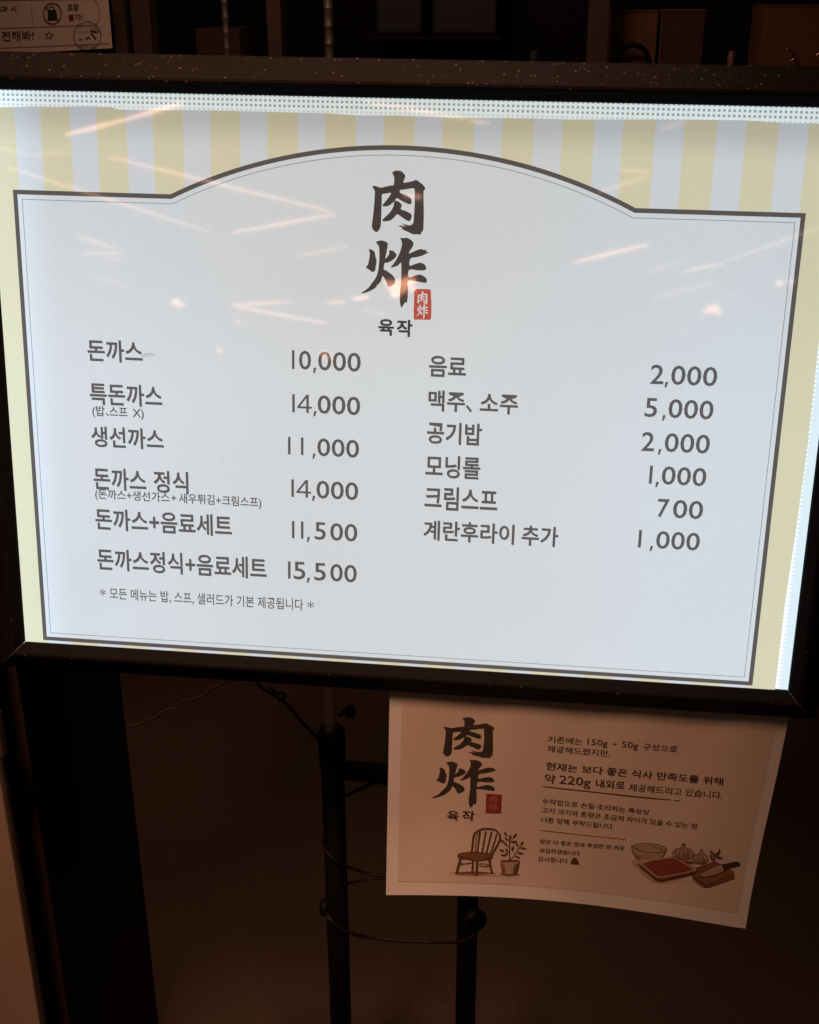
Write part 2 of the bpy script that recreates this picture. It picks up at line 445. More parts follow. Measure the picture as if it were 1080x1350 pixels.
# bordered panel with the arched top
xl = (sg(19, 250).x + sg(56, 843).x) / 2; xr = (sg(1064, 281).x + sg(990.5, 903.7).x) / 2
yt = (sg(19, 250).y + sg(1064, 281).y) / 2; yb = (sg(56, 843).y + sg(990.5, 903.7).y) / 2
nl = sg(225, 257).x; nr = sg(838, 276).x; ya = sg(522, 191.5).y
cxm = (nl + nr) / 2; hw = (nr - nl) / 2; sag = ya - yt
RAD = (hw * hw + sag * sag) / (2 * sag); cym = ya - RAD
def panel_loop(d, n=64):
    r = RAD - d; yy = yt - d
    dx = math.sqrt(r * r - (yy - cym) ** 2)
    a0 = math.atan2(yy - cym, -dx); a1 = math.atan2(yy - cym, dx)
    pts = [(xl + d, yb + d), (xl + d, yy)]
    for i in range(n + 1):
        a = a0 + (a1 - a0) * i / n
        pts.append((cxm + r * math.cos(a), cym + r * math.sin(a)))
    pts += [(xr - d, yy), (xr - d, yb + d)]
    return pts
psign('white_panel', fill_me([panel_loop(0.001)]), 0.0003, M_WHITE)
psign('border_line', fill_me([panel_loop(0.0), panel_loop(0.0041)]), 0.0006, M_LINE)
psign('inner_border_line', fill_me([panel_loop(0.0082), panel_loop(0.0088)]), 0.0006, M_THIN)
# brush lettering
K1 = [[(405,90),(420,65),(460,52),(510,55),(550,75),(580,110),(588,140),(575,180),(562,222),(620,218),(700,200),(745,185),(790,215),(840,255),(870,295),(868,325),(850,345),(850,500),(853,650),(850,800),(843,905),(815,930),(818,955),(780,962),(745,958),(700,960),(640,930),(580,905),(535,880),(550,865),(510,850),(490,838),(530,835),(590,850),(570,830),(540,800),(590,820),(650,832),(690,815),(705,780),(712,700),(722,550),(722,420),(718,310),(650,310),(560,325),(515,330),(512,355),(520,372),(580,395),(640,425),(672,455),(678,490),(670,525),(640,530),(590,510),(530,480),(472,445),(440,480),(400,520),(350,555),(300,563),(262,550),(300,500),(340,450),(375,400),(385,370),(330,378),(262,390),(255,450),(250,600),(245,750),(238,850),(210,905),(178,930),(140,905),(115,860),(115,810),(130,700),(140,600),(150,480),(155,350),(135,310),(122,280),(150,268),(200,285),(250,295),(300,282),(380,265),(422,258),(430,200),(430,140)],
      [(432,490),(460,482),(510,505),(540,550),(525,600),(580,622),(640,650),(680,685),(672,740),(645,772),(600,755),(540,715),(475,675),(430,720),(380,760),(310,775),(260,765),(300,715),(350,670),(390,620),(420,560)]]
K2 = [[(165,228),(200,238),(235,265),(250,330),(262,380),(252,450),(245,505),(210,525),(170,500),(125,465),(150,430),(165,360),(175,290)],
      [(255,138),(300,120),(345,120),(405,150),(400,220),(385,300),(375,350),(400,330),(425,290),(425,250),(470,250),(505,280),(522,305),(500,345),(450,385),(400,405),(365,412),(358,460),(355,490),(400,515),(460,560),(495,600),(503,640),(490,680),(415,715),(385,640),(340,578),(320,640),(280,690),(240,735),(190,765),(130,790),(85,800),(60,795),(110,765),(160,725),(205,665),(245,610),(275,540),(290,450),(298,350),(298,260),(290,190)],
      [(570,85),(600,88),(650,82),(700,105),(740,150),(730,195),(695,250),(680,285),(740,262),(800,235),(850,228),(870,240),(905,240),(910,265),(940,275),(900,290),(850,315),(770,335),(700,352),(690,440),(750,425),(830,405),(885,430),(903,465),(890,500),(800,505),(685,495),(678,590),(750,575),(820,558),(880,585),(912,620),(900,665),(820,655),(670,635),(668,740),(665,850),(652,925),(635,915),(610,950),(585,985),(570,950),(562,870),(568,750),(580,650),(582,500),(578,405),(540,440),(490,460),(445,468),(480,420),(520,360),(555,290),(580,220),(590,150)]]
def smooth_loops(loops, n=3):
    return [[(p.x, p.y) for p in catmull([(a[0], a[1], 0) for a in lp], n, True)] for lp in loops]
K1S, K2S = smooth_loops(K1), smooth_loops(K2)
def kmap(loops, fn): return [[fn(*p) for p in lp] for lp in loops]
def loc2(x, y):
    q = sg(x, y); return (q.x, q.y)
psign('brush_character', fill_me(kmap(K1S, lambda x, y: loc2(480 + x / 10.8, 220 + y / 10.8))), 0.0006, M_BRUSH)
psign('brush_character', fill_me(kmap(K2S, lambda x, y: loc2(470 + x / 9.818, 305 + y / 9.818))), 0.0006, M_BRUSH)
# red seal
sealp = [(170,235),(230,160),(500,163),(750,170),(765,300),(772,480),(785,700),(778,1000),(775,1180),(740,1260),(400,1248),(160,1250),(150,900),(165,600)]
seal = psign('red_seal', fill_me([[loc2(540 + x / 27, 375 + y / 27) for x, y in sealp]]), 0.0006, M_SEAL)
def fit_px(loops, bx0, bx1, by0, by1):
    a = [p for lp in loops for p in lp]; x0, x1, y0, y1 = bbox(a)
    return lambda x, y: (bx0 + (x - x0) / (x1 - x0) * (bx1 - bx0), by0 + (y - y0) / (y1 - y0) * (by1 - by0))
for Ks, bb in ((K1S, (280, 650, 245, 690)), (K2S, (240, 675, 700, 1225))):
    fp = fit_px(Ks, *bb)
    v, f = fill_me(kmap(Ks, lambda x, y: loc2(*(lambda q: (540 + q[0] / 27, 375 + q[1] / 27))(fp(x, y)))))
    link('seal_character', mesh([(a[0], a[1], .0009) for a in v], f), M_SEALW, seal)

def seg_local(s, x0, x1, yt_, yb_, bold=0.012, em=None, first=None, base=None):
    """string fitted between pixel x0..x1; the first glyph's top and bottom (pixels) set the size"""
    ref = first or s.strip()[0]
    rv, _ = text_vf(ref, bold); _, _, ry0, ry1 = bbox(rv)
    if em is None:
        pT = sg(x0, yt_); pB = sg(x0, yb_)
        em = (pT.y - pB.y) / (ry1 - ry0); base = pB.y - ry0 * em
    v, f = text_vf(s, bold); vx0, vx1, _, _ = bbox(v)
    ym = (yt_ + yb_) / 2
    u0 = sg(x0, ym).x; slope = 0.03 + (ym - 250) * 0.000058
    u1 = sg(x1, ym + (x1 - x0) * slope).x
    return [(u0 + (a[0] - vx0) / (vx1 - vx0) * (u1 - u0), base + a[1] * em) for a in v], f, em, base
def menu_line(segs, ox, oy, sc, yt_, yb_, label=None, bold=0.012):
    em = base = None; out = []; t, b_ = oy + yt_ / sc, oy + yb_ / sc
    for s, a, c in segs:
        xa, xc = ox + a / sc, ox + c / sc
        v, f, em, base = seg_local(s, xa, xc, t, b_, bold, em, None, base)
        out.append((v, f))
    V, F = merge(out); d = 0.00022 if bold > 0.011 else 0.00008
    a = [(q[0] - d, q[1] + d, .0006) for q in V] + [(q[0] + d, q[1] - d, .0007) for q in V]
    F2 = F + [tuple(i + len(V) for i in g) for g in F]
    return link('menu_text', mesh(a, F2), M_INK, sign)
Z4 = (90, 430, 2.7); Z5 = (90, 610, 2.7); Z6 = (540, 450, 2.571)
menu_line([('돈까스', 70, 265)], *Z4, 50, 122)
menu_line([('특돈까스', 78, 335)], *Z4, 203, 278)
menu_line([('(밥', 87, 131), ('、', 134, 146), ('스프', 148, 212), ('X)', 230, 270)], *Z4, 287, 325, bold=0.008)
menu_line([('생선까스', 83, 340)], *Z4, 355, 428)
menu_line([('돈까스', 92, 278), ('정식', 305, 428)], *Z5, 20, 92)
menu_line([('(돈까스+생선가스', 97, 362), ('+', 367, 385), ('새우튀김+크림스프)', 395, 688)], *Z5, 97, 133, bold=0.008)
menu_line([('돈까스+음료세트', 98, 583)], *Z5, 165, 235)
menu_line([('돈까스정식+음료세트', 105, 707)], *Z5, 308, 378)
def small_note():
    t, b_ = 610 + 447 / 2.7, 610 + 479 / 2.7
    v, f, em, base = seg_local('모든 메뉴는 밥, 스프, 샐러드가 기본 제공됩니다', 145, 400, t, b_, 0.010)
    out = [(v, f)]
    for x0, x1 in ((132, 140), (405.5, 414)):
        sv, sf = text_vf('*', 0.006); a0, a1, b0, b1 = bbox(sv)
        u0, u1 = sg(x0, 780).x, sg(x1, 780 + (x1 - x0) * .06).x
        k = (u1 - u0) / (a1 - a0)
        out.append(([(u0 + (p[0] - a0) * k, base + em * 0.42 + (p[1] - (b0 + b1) / 2) * k) for p in sv], sf))
    psign('menu_text', merge(out), 0.0006, M_INK)
small_note()
menu_line([('음료', 67, 192)], *Z6, 48, 118)
menu_line([('맥주', 65, 188), ('、', 192, 213), ('소주', 240, 368)], *Z6, 165, 235)
menu_line([('공기밥', 60, 245)], *Z6, 275, 345)
menu_line([('모닝롤', 55, 240)], *Z6, 390, 450)
menu_line([('크림스프', 52, 298)], *Z6, 497, 558)
menu_line([('계란후라이', 48, 355), ('추가', 382, 505)], *Z6, 605, 672)
def price(segs, ox, oy, sc, yt_, yb_):
    t, b_ = oy + yt_ / sc, oy + yb_ / sc; out = []
    x00 = ox + segs[0][1] / sc
    pT, pB = sg(x00, t), sg(x00, b_); em = (pT.y - pB.y) / 0.682; base = pB.y
    for s, a, c in segs:
        xa, xc = ox + a / sc, ox + c / sc; sl = 0.03 + (t - 250) * 0.000058
        ua = sg(xa, (t + b_) / 2 + (xa - x00) * sl).x; uc = sg(xc, (t + b_) / 2 + (xc - x00) * sl).x
        if s == '1':
            out.append(([(ua, base), (uc, base), (uc, base + em * .70), (ua, base + em * .70)], [(0, 1, 2, 3)])); continue
        if s == ',':
            m_ = (ua + uc) / 2
            out.append(([(m_ - em * .055, base - em * .12), (m_ + em * .012, base - em * .12), (m_ + em * .07, base + em * .09), (m_ - em * .03, base + em * .09)], [(0, 1, 2, 3)])); continue
        if s == '4':
            q4 = lambda pts: [(ua + x * (uc - ua), base + y * em) for x, y in pts]
            out.append(fill_me([q4([(.62, .70), (.79, .70), (.79, .245), (1.0, .245), (1.0, .165), (.79, .165), (.79, 0), (.62, 0), (.62, .165), (0, .165), (0, .235)]), q4([(.62, .565), (.62, .245), (.185, .245)])]))
            continue
        n = len(s); v, f = text_vf(s[0], 0.010); x0, x1, y0, y1 = bbox(v)
        cell = (uc - ua) / n; gap = cell * 0.10 if n > 1 else 0.0
        for i in range(n):
            p0 = ua + i * (uc - ua + gap) / n; wd = (uc - ua + gap) / n - gap
            out.append(([(p0 + (q[0] - x0) / (x1 - x0) * wd, base - em * .008 + (q[1] - y0) / (y1 - y0) * em * .715) for q in v], f))
    psign('price_text', merge(out), 0.0006, M_INK)
price([('1', 797, 806), ('0', 822, 865), (',', 870, 885), ('000', 890, 1042)], *Z4, 87, 152)
price([('1', 798, 807), ('4', 816, 868), (',', 872, 885), ('000', 888, 1040)], *Z4, 243, 306)
price([('1', 783, 792), ('1', 829, 838), (',', 868, 882), ('000', 887, 1036)], *Z4, 395, 456)
price([('1', 795, 804), ('4', 813, 865), (',', 868, 880), ('000', 884, 1033)], *Z5, 60, 121)
price([('1', 797, 806), ('1', 829, 838), (',', 848, 862), ('5', 878, 918), ('00', 933, 1030)], *Z5, 208, 268)
price([('1', 783, 792), ('5', 803, 845), (',', 848, 862), ('5', 876, 918), ('00', 933, 1028)], *Z5, 352, 412)
price([('2', 817, 862), (',', 865, 880), ('000', 887, 1043)], *Z6, 80, 143)
price([('5', 798, 840), (',', 858, 870), ('000', 878, 1030)], *Z6, 193, 255)
price([('2', 787, 830), (',', 843, 857), ('000', 865, 1018)], *Z6, 308, 370)
price([('1', 813, 823), (',', 834, 848), ('000', 855, 1006)], *Z6, 422, 482)
price([('7', 840, 880), ('00', 893, 995)], *Z6, 535, 595)
price([('1', 776, 786), (',', 815, 828), ('000', 836, 984)], *Z6, 640, 698)
nm = []
for s, x0, x1, y0, y1 in (('육', 499, 519.5, 420.5, 442.3), ('작', 523, 544, 421.4, 444)):
    v, f = text_vf(s, 0.030); a0, a1, b0, b1 = bbox(v)
    P0 = sg(x0, (y0 + y1) / 2); P1 = sg(x1, (y0 + y1) / 2); T_ = sg((x0 + x1) / 2, y0).y; B_ = sg((x0 + x1) / 2, y1).y
    nm.append(([(P0.x + (q[0] - a0) / (a1 - a0) * (P1.x - P0.x), B_ + (q[1] - b0) / (b1 - b0) * (T_ - B_)) for q in v], f))
psign('name_text', merge(nm), 0.0006, M_NAME)
# scuffs and specks on the film
scf = [ribbon([loc2(*p) for p in ((187, 469), (193, 466.5), (199, 466.5), (205, 467.5))], 0.0022, True),
       ribbon([loc2(*p) for p in ((187, 471), (194, 469.5), (200, 469))], 0.0009, True)]
psign('scuff_mark', merge(scf), 0.0009, M_SCUFF)
crl = [ribbon([loc2(p.x, p.y) for p in catmull([(294, 600, 0), (295, 606, 0), (291, 611, 0), (284, 613, 0)], 5)], 0.0005, True)]
for _ in range(26):
    x, y = random.uniform(80, 1000), random.uniform(180, 830); r = random.uniform(.25, .7)
    p = loc2(x, y); rr = r * 0.0007
    crl.append(([(p[0] + rr * math.cos(a * PI / 3), p[1] + rr * math.sin(a * PI / 3) * .8) for a in range(6)], [(0, 1, 2, 3, 4, 5)]))
for x, y, r in ((751, 734, 1.2), (1020, 763, 2.0), (133, 637, 1.6), (136, 640, 1.0)):
    p = loc2(x, y); rr = r * 0.0006
    crl.append(([(p[0] + rr * math.cos(a * PI / 3), p[1] + rr * math.sin(a * PI / 3) * .6) for a in range(6)], [(0, 1, 2, 3, 4, 5)]))
psign('film_specks', merge(crl), 0.0009, M_SCUFF)['kind'] = 'stuff'

# ------------------------------------------------------------------ paper notice hanging behind the lower frame bar
notice = thing('paper_notice', 'white paper sheet with brush logo and small brown drawings hanging below the menu sign', 'paper notice', mw=SM)
def nz(x, y):
    t = max(0.0, (y - 925.0) / 280.0); s = (x - 513.0) / 510.0
    return -0.0165 + t * t * (0.016 * math.cos(2.6 * s)) + t * 0.004 * math.sin(7.5 * s + .6) + 0.0009 * math.sin(21 * s + 5 * t) * (1 - .5 * t)
def npt(x, y, e=0.0): return sg(x, y, nz(x, y) + e)
def edge_lr(t):        # left and right edges by t (0 at the frame's edge, 1 at the bottom)
    lx = 514 - 5 * t; rx = 1040 - 57 * t + 5.5 * math.sin(PI * t) * (1 - t) - 4.0 * math.sin(PI * t)
    return lx, rx
def grid_px(s, t):
    lx, rx = edge_lr(t)
    x = lx + (rx - lx) * s
    ytop = 905 + 40 * s
    bot = 1180 + 44 * s - 14 * math.sin(PI * min(1, s * 1.02)) ** 1.0 * (1 - .2 * s)
    return x, ytop + (bot - ytop) * t
def npatch(s0, s1, t0, t1, e, ns=40, nt_=24):
    V, F = [], []
    for j in range(nt_ + 1):
        for i in range(ns + 1):
            x, y = grid_px(s0 + (s1 - s0) * i / ns, t0 + (t1 - t0) * j / nt_)
            V.append(npt(x, y, e))
    for j in range(nt_):
        for i in range(ns):
            a = j * (ns + 1) + i; F.append((a, a + ns + 1, a + ns + 2, a + 1))
    return mesh(V, F, True)
link('paper_sheet', npatch(0, 1, -0.04, 1, 0.0), M_PAPER, notice)
link('beige_field', npatch(0.031, 0.972, 0.055, 0.935, 0.0003), M_BEIGE, notice)
def nprint(name, vf, m, e=0.0008, parent=None):
    v, f = vf
    return link(name, mesh([npt(a[0], a[1], e) for a in v], f), m, parent or notice)
for Ks, bb in ((K1S, (584, 651.7, 945.5, 999)), (K2S, (569, 655, 1001.7, 1064.5))):
    fp = fit_px(Ks, *bb)
    nprint('brush_character', fill_me(kmap(Ks, fp)), M_PBRUSH)
ns_ = nprint('red_seal', fill_me([[(560 + x / 9, 940 + y / 9) for x, y in ((730, 955), (915, 970), (905, 1190), (722, 1188))]]), M_PRED)
for Ks, bb in ((K1S, (765, 865, 982, 1068)), (K2S, (750, 878, 1080, 1178))):
    fp = fit_px(Ks, *bb)
    nprint('seal_character', fill_me(kmap(Ks, lambda x, y: (lambda q: (560 + q[0] / 9, 940 + q[1] / 9))(fp(x, y)))), M_MARB, 0.0012, ns_)
def ntext(s, x0, y0, x1, y1, em, m=M_PINK, bold=-0.006, serif=True, name='notice_text', e=0.0008):
    v, f = text_vf(s, bold, 2); a0, a1, _, _ = bbox(v)
    dx, dy = (x1 - x0), (y1 - y0); xm = (x0 + x1) / 2
    lean = -0.015 - 0.18 * (xm - 513) / 500.0        # down-direction of the sheet at this column
    def mp(o):
        return [(x0 + dx * (q[0] - a0) / (a1 - a0) - lean * q[1] * em + o, y0 + dy * (q[0] - a0) / (a1 - a0) - q[1] * em) for q in v]
    vf = (mp(0.0), f)
    nprint(name, vf, m, e)
    if serif:                                        # heavier uprights, thin level strokes
        V = mp(0.36); F = f
        o = nprint(name, (V, F), m, e + 0.00015)
A4 = lambda x, y: (700 + x / 4, 955 + y / 4)
B4 = lambda x, y: (700 + x / 4.5, 1040 + y / 4.5)
C4 = lambda x, y: (700 + x / 7.2, 1090 + y / 7.2)
ntext('기존에는', *A4(88, 92), *A4(270, 106), 9.6)
ntext('150g', *A4(296, 106), *A4(402, 115), 11.5)
ntext('+', *A4(428, 116), *A4(450, 117), 9)
ntext('50g', *A4(478, 120), *A4(563, 128), 11.5)
ntext('구성으로', *A4(588, 130), *A4(770, 146), 9.6)
ntext('제공해드렸지만,', *A4(85, 142), *A4(415, 168), 9.6)
ntext('현재는 보다 좋은 식사 만족도를 위해', *A4(78, 235), *A4(1010, 318), 11.2, bold=.004)
ntext('약', *A4(70, 303), *A4(125, 308), 13, bold=.004)
ntext('220g', *A4(148, 310), *A4(312, 327), 15.5, bold=.0)
ntext('내외로', *A4(340, 328), *A4(492, 341), 12, bold=.004)
ntext('제공해드리고 있습니다.', *A4(515, 347), *A4(1005, 391), 10.5)
ntext('수작업으로 손질·조리하는 특성상', *B4(65, 85), *B4(700, 152), 8)
ntext('고기 크기와 중량은 조금씩 차이가 있을 수 있는 점', *B4(62, 138), *B4(980, 236), 8)
ntext('너른 양해 부탁드립니다.', *B4(60, 194), *B4(490, 238), 8)
ntext('항상 더 좋은 맛과 푸짐한 한 끼로', *C4(82, 155), *C4(885, 222), 6.6)
ntext('보답하겠습니다.', *C4(78, 238), *C4(470, 272), 6.6)
ntext('감사합니다', *C4(65, 322), *C4(345, 342), 6.6)
ntext('육', 560 + 262 / 9, 940 + 1265 / 9, 560 + 402 / 9, 940 + 1270 / 9, 14.5, M_PBRUSH, 0.02, False)
ntext('작', 560 + 440 / 9, 940 + 1268 / 9, 560 + 590 / 9, 940 + 1272 / 9, 14.5, M_PBRUSH, 0.02, False)
nprint('underline', merge([ribbon([A4(62, 327), A4(250, 348), A4(480, 374), A4(620, 388), A4(740, 398)], 1.7, True), ribbon([A4(752, 400), A4(786, 402)], .7)]), M_SEP1)
nprint('divider_line', ribbon([B4(55, 245), B4(300, 273), B4(560, 300)], .8), M_SEP2)
nprint('little_hat_drawing', fill_me([[C4(*p) for p in ((372, 355), (380, 335), (388, 312), (405, 296), (420, 293), (436, 302), (448, 320), (455, 335), (460, 358))]]), M_SEP1)

# --- drawings (chair, potted plant, bowl, meat tray, garlic, board and knife)
D9 = lambda x, y: (590 + x / 9.0, 1080 + y / 9.0)
def strokes(conv, lst, width, smooth=4):
    out = []
    for it in lst:
        pts, wd = (it if isinstance(it, tuple) and isinstance(it[0], list) else (it, width))
        cc = catmull([(p[0], p[1], 0) for p in pts], smooth) if len(pts) > 2 else [Vector((p[0], p[1], 0)) for p in pts]
        out.append(ribbon([conv(p.x, p.y) for p in cc], wd))
    return merge(out)
def fills(conv, loops, n=4):
    return merge([fill_me([[conv(p.x, p.y) for p in catmull([(a[0], a[1], 0) for a in lp], n, True)]]) for lp in loops])
nprint('ground_wash', fills(D9, [[(0, 640), (150, 625), (400, 620), (560, 640), (700, 640), (880, 655), (700, 672), (400, 668), (150, 658)]]), M_SHADOW, 0.0006)
for k, (a0, b0) in enumerate(((0, 1.0), (0.12, .6))):
    nprint('ground_wash', fills(D9, [[(100 + 250 * a0, 636), (300, 628), (520, 634), (560 - 100 * a0, 645), (300, 664), (120 + 200 * a0, 656)], [(620, 648), (740, 640), (870 - 200 * a0, 652), (740, 672)]]), M_SEP2, 0.0007 + .0001 * k)
chair_seat = [[(125, 415), (180, 395), (280, 388), (400, 395), (500, 410), (535, 430), (530, 465), (480, 480), (380, 492), (260, 480), (130, 465)]]
nprint('chair_drawing', fills(D9, chair_seat), M_SEP2, 0.0009)
nprint('chair_drawing', strokes(D9, [
    ([(285, 400), (295, 320), (305, 220), (330, 160), (400, 122), (480, 112), (560, 125), (605, 165), (625, 220), (600, 290), (555, 370), (520, 440)], 2.3),
    ([(330, 400), (335, 300), (345, 200), (380, 160)], 1.0), ([(388, 150), (370, 250), (352, 400)], 1.9), ([(455, 140), (430, 280), (405, 405)], 1.9), ([(522, 145), (490, 280), (455, 415)], 1.9), ([(585, 170), (550, 290), (500, 420)], 1.6),
    ([(125, 430), (250, 470), (380, 488), (530, 455)], 1.6), ([(130, 412), (280, 388), (500, 408)], .8),
    ([(155, 465), (130, 550), (105, 640)], 2.9), ([(300, 480), (298, 560), (292, 640)], 2.4), ([(350, 490), (348, 580), (342, 668)], 3.0), ([(495, 475), (510, 560), (530, 640)], 3.0),
    ([(150, 540), (230, 525), (300, 520)], 1.1), ([(140, 515), (250, 535)], .6), ([(370, 545), (430, 560), (500, 548)], 1.1), ([(375, 530), (430, 528), (500, 545)], .8)], 1.5), M_SEP1, 0.0012)
pot = [[(632, 495), (740, 505), (850, 495), (840, 560), (810, 650), (740, 658), (660, 650), (640, 570)]]
nprint('pot_drawing', fills(D9, pot, 2), M_SEP3, 0.0009)
nprint('pot_drawing', strokes(D9, [([(632, 492), (740, 502), (852, 492)], 1.3), ([(634, 495), (640, 570), (662, 650)], 1.0), ([(850, 495), (835, 580), (806, 650)], 1.6), ([(662, 650), (740, 658), (806, 650)], .9), ([(640, 490), (740, 485), (848, 490)], .8),
    ([(738, 485), (736, 380), (735, 260), (738, 190)], 1.2), ([(745, 480), (790, 430), (830, 370), (860, 320), (890, 280)], .8), ([(736, 390), (700, 400), (660, 425)], .6), ([(736, 340), (690, 290), (640, 240)], .6), ([(738, 270), (780, 220), (800, 200)], .6)], 1), M_SEP1, 0.0012)
_h = nprint('shade_strokes', strokes(D9, [[(150 + i * 16, 470 + (i % 5) * 3), (162 + i * 16, 425 + (i % 3) * 6)] for i in range(23)] + [[(640 + i * 9, 520 + i * 6), (655 + i * 7, 640)] for i in range(5)] + [[(845 - i * 10, 515 + i * 5), (808 - i * 6, 640)] for i in range(6)], .35), M_SEP1, 0.0013); _h['kind'] = 'stuff'
lv = []
for x, y, a, l_ in ((690, 175, 50, 70), (800, 195, -45, 75), (700, 235, 40, 60), (655, 262, 35, 95), (695, 300, 45, 60), (790, 268, -10, 85), (825, 300, 60, 60), (885, 285, -50, 60), (900, 345, 10, 90), (645, 372, 20, 75), (705, 365, 40, 55), (775, 345, -60, 60), (665, 428, 5, 75), (865, 405, 10, 85), (830, 450, 25, 75), (745, 215, -80, 60), (770, 360, 70, 50), (700, 410, 60, 40)):
    ca, sa = math.cos(math.radians(a)), math.sin(math.radians(a))
    lp = [(x + ca * u * l_ / 2 - sa * v_ * 13, y + sa * u * l_ / 2 + ca * v_ * 13) for u, v_ in ((-1, 0), (-.5, .8), (0, 1), (.6, .6), (1, 0), (.6, -.6), (0, -1), (-.5, -.8))]
    lv.append(fill_me([[D9(*p) for p in lp]]))
nprint('leaves_drawing', merge(lv), M_SEP1, 0.0010)
F6 = lambda x, y: (820 + x / 6.353, 1090 + y / 6.353)
nprint('ground_wash', fills(F6, [[(80, 290), (140, 270), (420, 260), (700, 300), (940, 400), (900, 450), (700, 512), (560, 450), (330, 475), (220, 440), (130, 350)]]), M_SHADOW, 0.0006)
nprint('bowl_drawing', fills(F6, [[(80, 165), (140, 145), (230, 142), (320, 155), (372, 185), (345, 240), (290, 280), (190, 285), (120, 260), (90, 215)]]), M_SEP3, 0.0008)
nprint('bowl_drawing', strokes(F6, [([(80, 180), (85, 160), (150, 143), (240, 142), (330, 158), (372, 185), (360, 205), (280, 218), (200, 212), (110, 180), (82, 165)], .9), ([(82, 180), (95, 225), (125, 262), (160, 285)], 1.0), ([(372, 188), (355, 230), (330, 258)], 1.0), ([(120, 170), (200, 160), (290, 170), (340, 195)], .5)], 1), M_SEP1, 0.0011)
nprint('garlic_drawing', fills(F6, [[(420, 215), (450, 185), (495, 172), (505, 145), (528, 145), (535, 170), (580, 190), (602, 215), (590, 250), (540, 272), (470, 260), (430, 245)], [(585, 262), (610, 232), (645, 225), (655, 195), (672, 188), (682, 220), (715, 245), (718, 280), (680, 308), (620, 300)]]), M_SEP3, 0.0009)
nprint('garlic_drawing', strokes(F6, [([(420, 215), (430, 245), (470, 262), (540, 272), (590, 252), (602, 215), (575, 190), (535, 172), (528, 145), (505, 145), (497, 172), (450, 187), (420, 215)], .8), ([(500, 178), (480, 215), (485, 258)], .7), ([(515, 178), (515, 215), (518, 265)], .6), ([(530, 178), (552, 215), (550, 262)], .7), ([(460, 190), (445, 220), (455, 250)], .6), ([(502, 150), (530, 150)], 2.2),
    ([(585, 262), (620, 302), (680, 308), (718, 280), (712, 245), (682, 222), (672, 190), (657, 197), (645, 225), (610, 235), (585, 262)], .8), ([(655, 230), (635, 262), (645, 300)], .6), ([(668, 230), (685, 265), (680, 300)], .6), ([(430, 262), (520, 290), (600, 300)], 1.6)], 1), M_SEP1, 0.0012)
lv = []
for x, y, a, l_ in ((755, 215, 45, 60), (810, 215, -70, 65), (815, 258, 10, 70), (745, 255, 80, 60), (780, 235, -30, 60), (770, 270, -60, 45)):
    ca, sa = math.cos(math.radians(a)), math.sin(math.radians(a))
    lp = [(x + ca * u * l_ / 2 - sa * v_ * 11, y + sa * u * l_ / 2 + ca * v_ * 11) for u, v_ in ((-1, 0), (-.5, .8), (0, 1), (.6, .6), (1, 0), (.6, -.6), (0, -1), (-.5, -.8))]
    lv.append(fill_me([[F6(*p) for p in lp]]))
nprint('leaves_drawing', merge(lv), M_LEAF, 0.0010)
_h = nprint('shade_strokes', strokes(F6, [[(95 + i * 11, 215 + i * 5 if i < 9 else 262), (118 + i * 10, 270)] for i in range(14)] + [[(440 + i * 14, 205 + (i % 3) * 8), (455 + i * 11, 264)] for i in range(11)] + [[(600 + i * 12, 262 + (i % 3) * 4), (615 + i * 9, 300)] for i in range(9)] + [[(260 + i * 22, 448 - i * 2), (282 + i * 22, 462 - i * 3)] for i in range(12)], .4), M_SEP1, 0.0013); _h['kind'] = 'stuff'
nprint('board_drawing', fill_me([[F6(*p) for p in ((590, 400), (620, 345), (780, 290), (940, 375), (940, 430), (720, 505), (690, 505), (590, 430))]]), M_SEP2, 0.0008)
nprint('board_drawing', strokes(F6, [([(590, 415), (690, 482), (720, 482), (940, 400)], 1.6), ([(592, 432), (690, 505), (722, 505), (940, 430)], 1.2), ([(690, 482), (690, 505)], .8), ([(620, 345), (780, 290), (900, 350)], .5)], 1, 1), M_SEP1, 0.0011)
nprint('knife_drawing', fills(F6, [[(638, 412), (690, 370), (780, 330), (850, 315), (858, 365), (800, 395), (720, 415), (665, 420)]], 3), M_SEP3, 0.0011)
nprint('knife_drawing', strokes(F6, [([(638, 412), (700, 365), (780, 328), (850, 312)], .7), ([(638, 414), (700, 420), (790, 400), (858, 368)], .9)], 1), M_SEP1, 0.0014)
nprint('knife_drawing', fills(F6, [[(838, 315), (880, 308), (950, 290), (985, 300), (988, 320), (960, 332), (900, 345), (858, 368), (848, 345)]], 3), M_PBRUSH, 0.0014)
nprint('tray_drawing', fill_me([[F6(*p) for p in ((132, 312), (180, 292), (420, 250), (460, 255), (630, 350), (632, 375), (600, 400), (330, 462), (290, 455), (150, 340))]]), M_SEP1, 0.0012)
nprint('tray_drawing', fill_me([[F6(*p) for p in ((140, 310), (185, 290), (420, 255), (460, 262), (628, 352), (615, 372), (340, 432), (295, 430))]]), M_SEP3, 0.0014)
nprint('tray_drawing', fill_me([[F6(*p) for p in ((168, 312), (195, 300), (425, 268), (450, 274), (595, 355), (585, 362), (340, 415), (305, 412))]]), M_SEP2, 0.0016)
nprint('meat_drawing', fills(F6, [[(205, 320), (235, 288), (300, 278), (420, 265), (480, 285), (560, 340), (568, 360), (480, 385), (330, 412), (270, 390)]]), M_MEAT, 0.0018)
nprint('meat_drawing', strokes(F6, [([(240, 340), (290, 325), (340, 330), (380, 360)], .6), ([(320, 285), (360, 300), (420, 290)], .5), ([(400, 345), (405, 370), (400, 392)], .6), ([(270, 355), (310, 350), (330, 375)], .4), ([(440, 285), (480, 320), (520, 350)], .35), ([(420, 350), (470, 345), (520, 360)], .4)], 1), M_MARB, 0.0021)

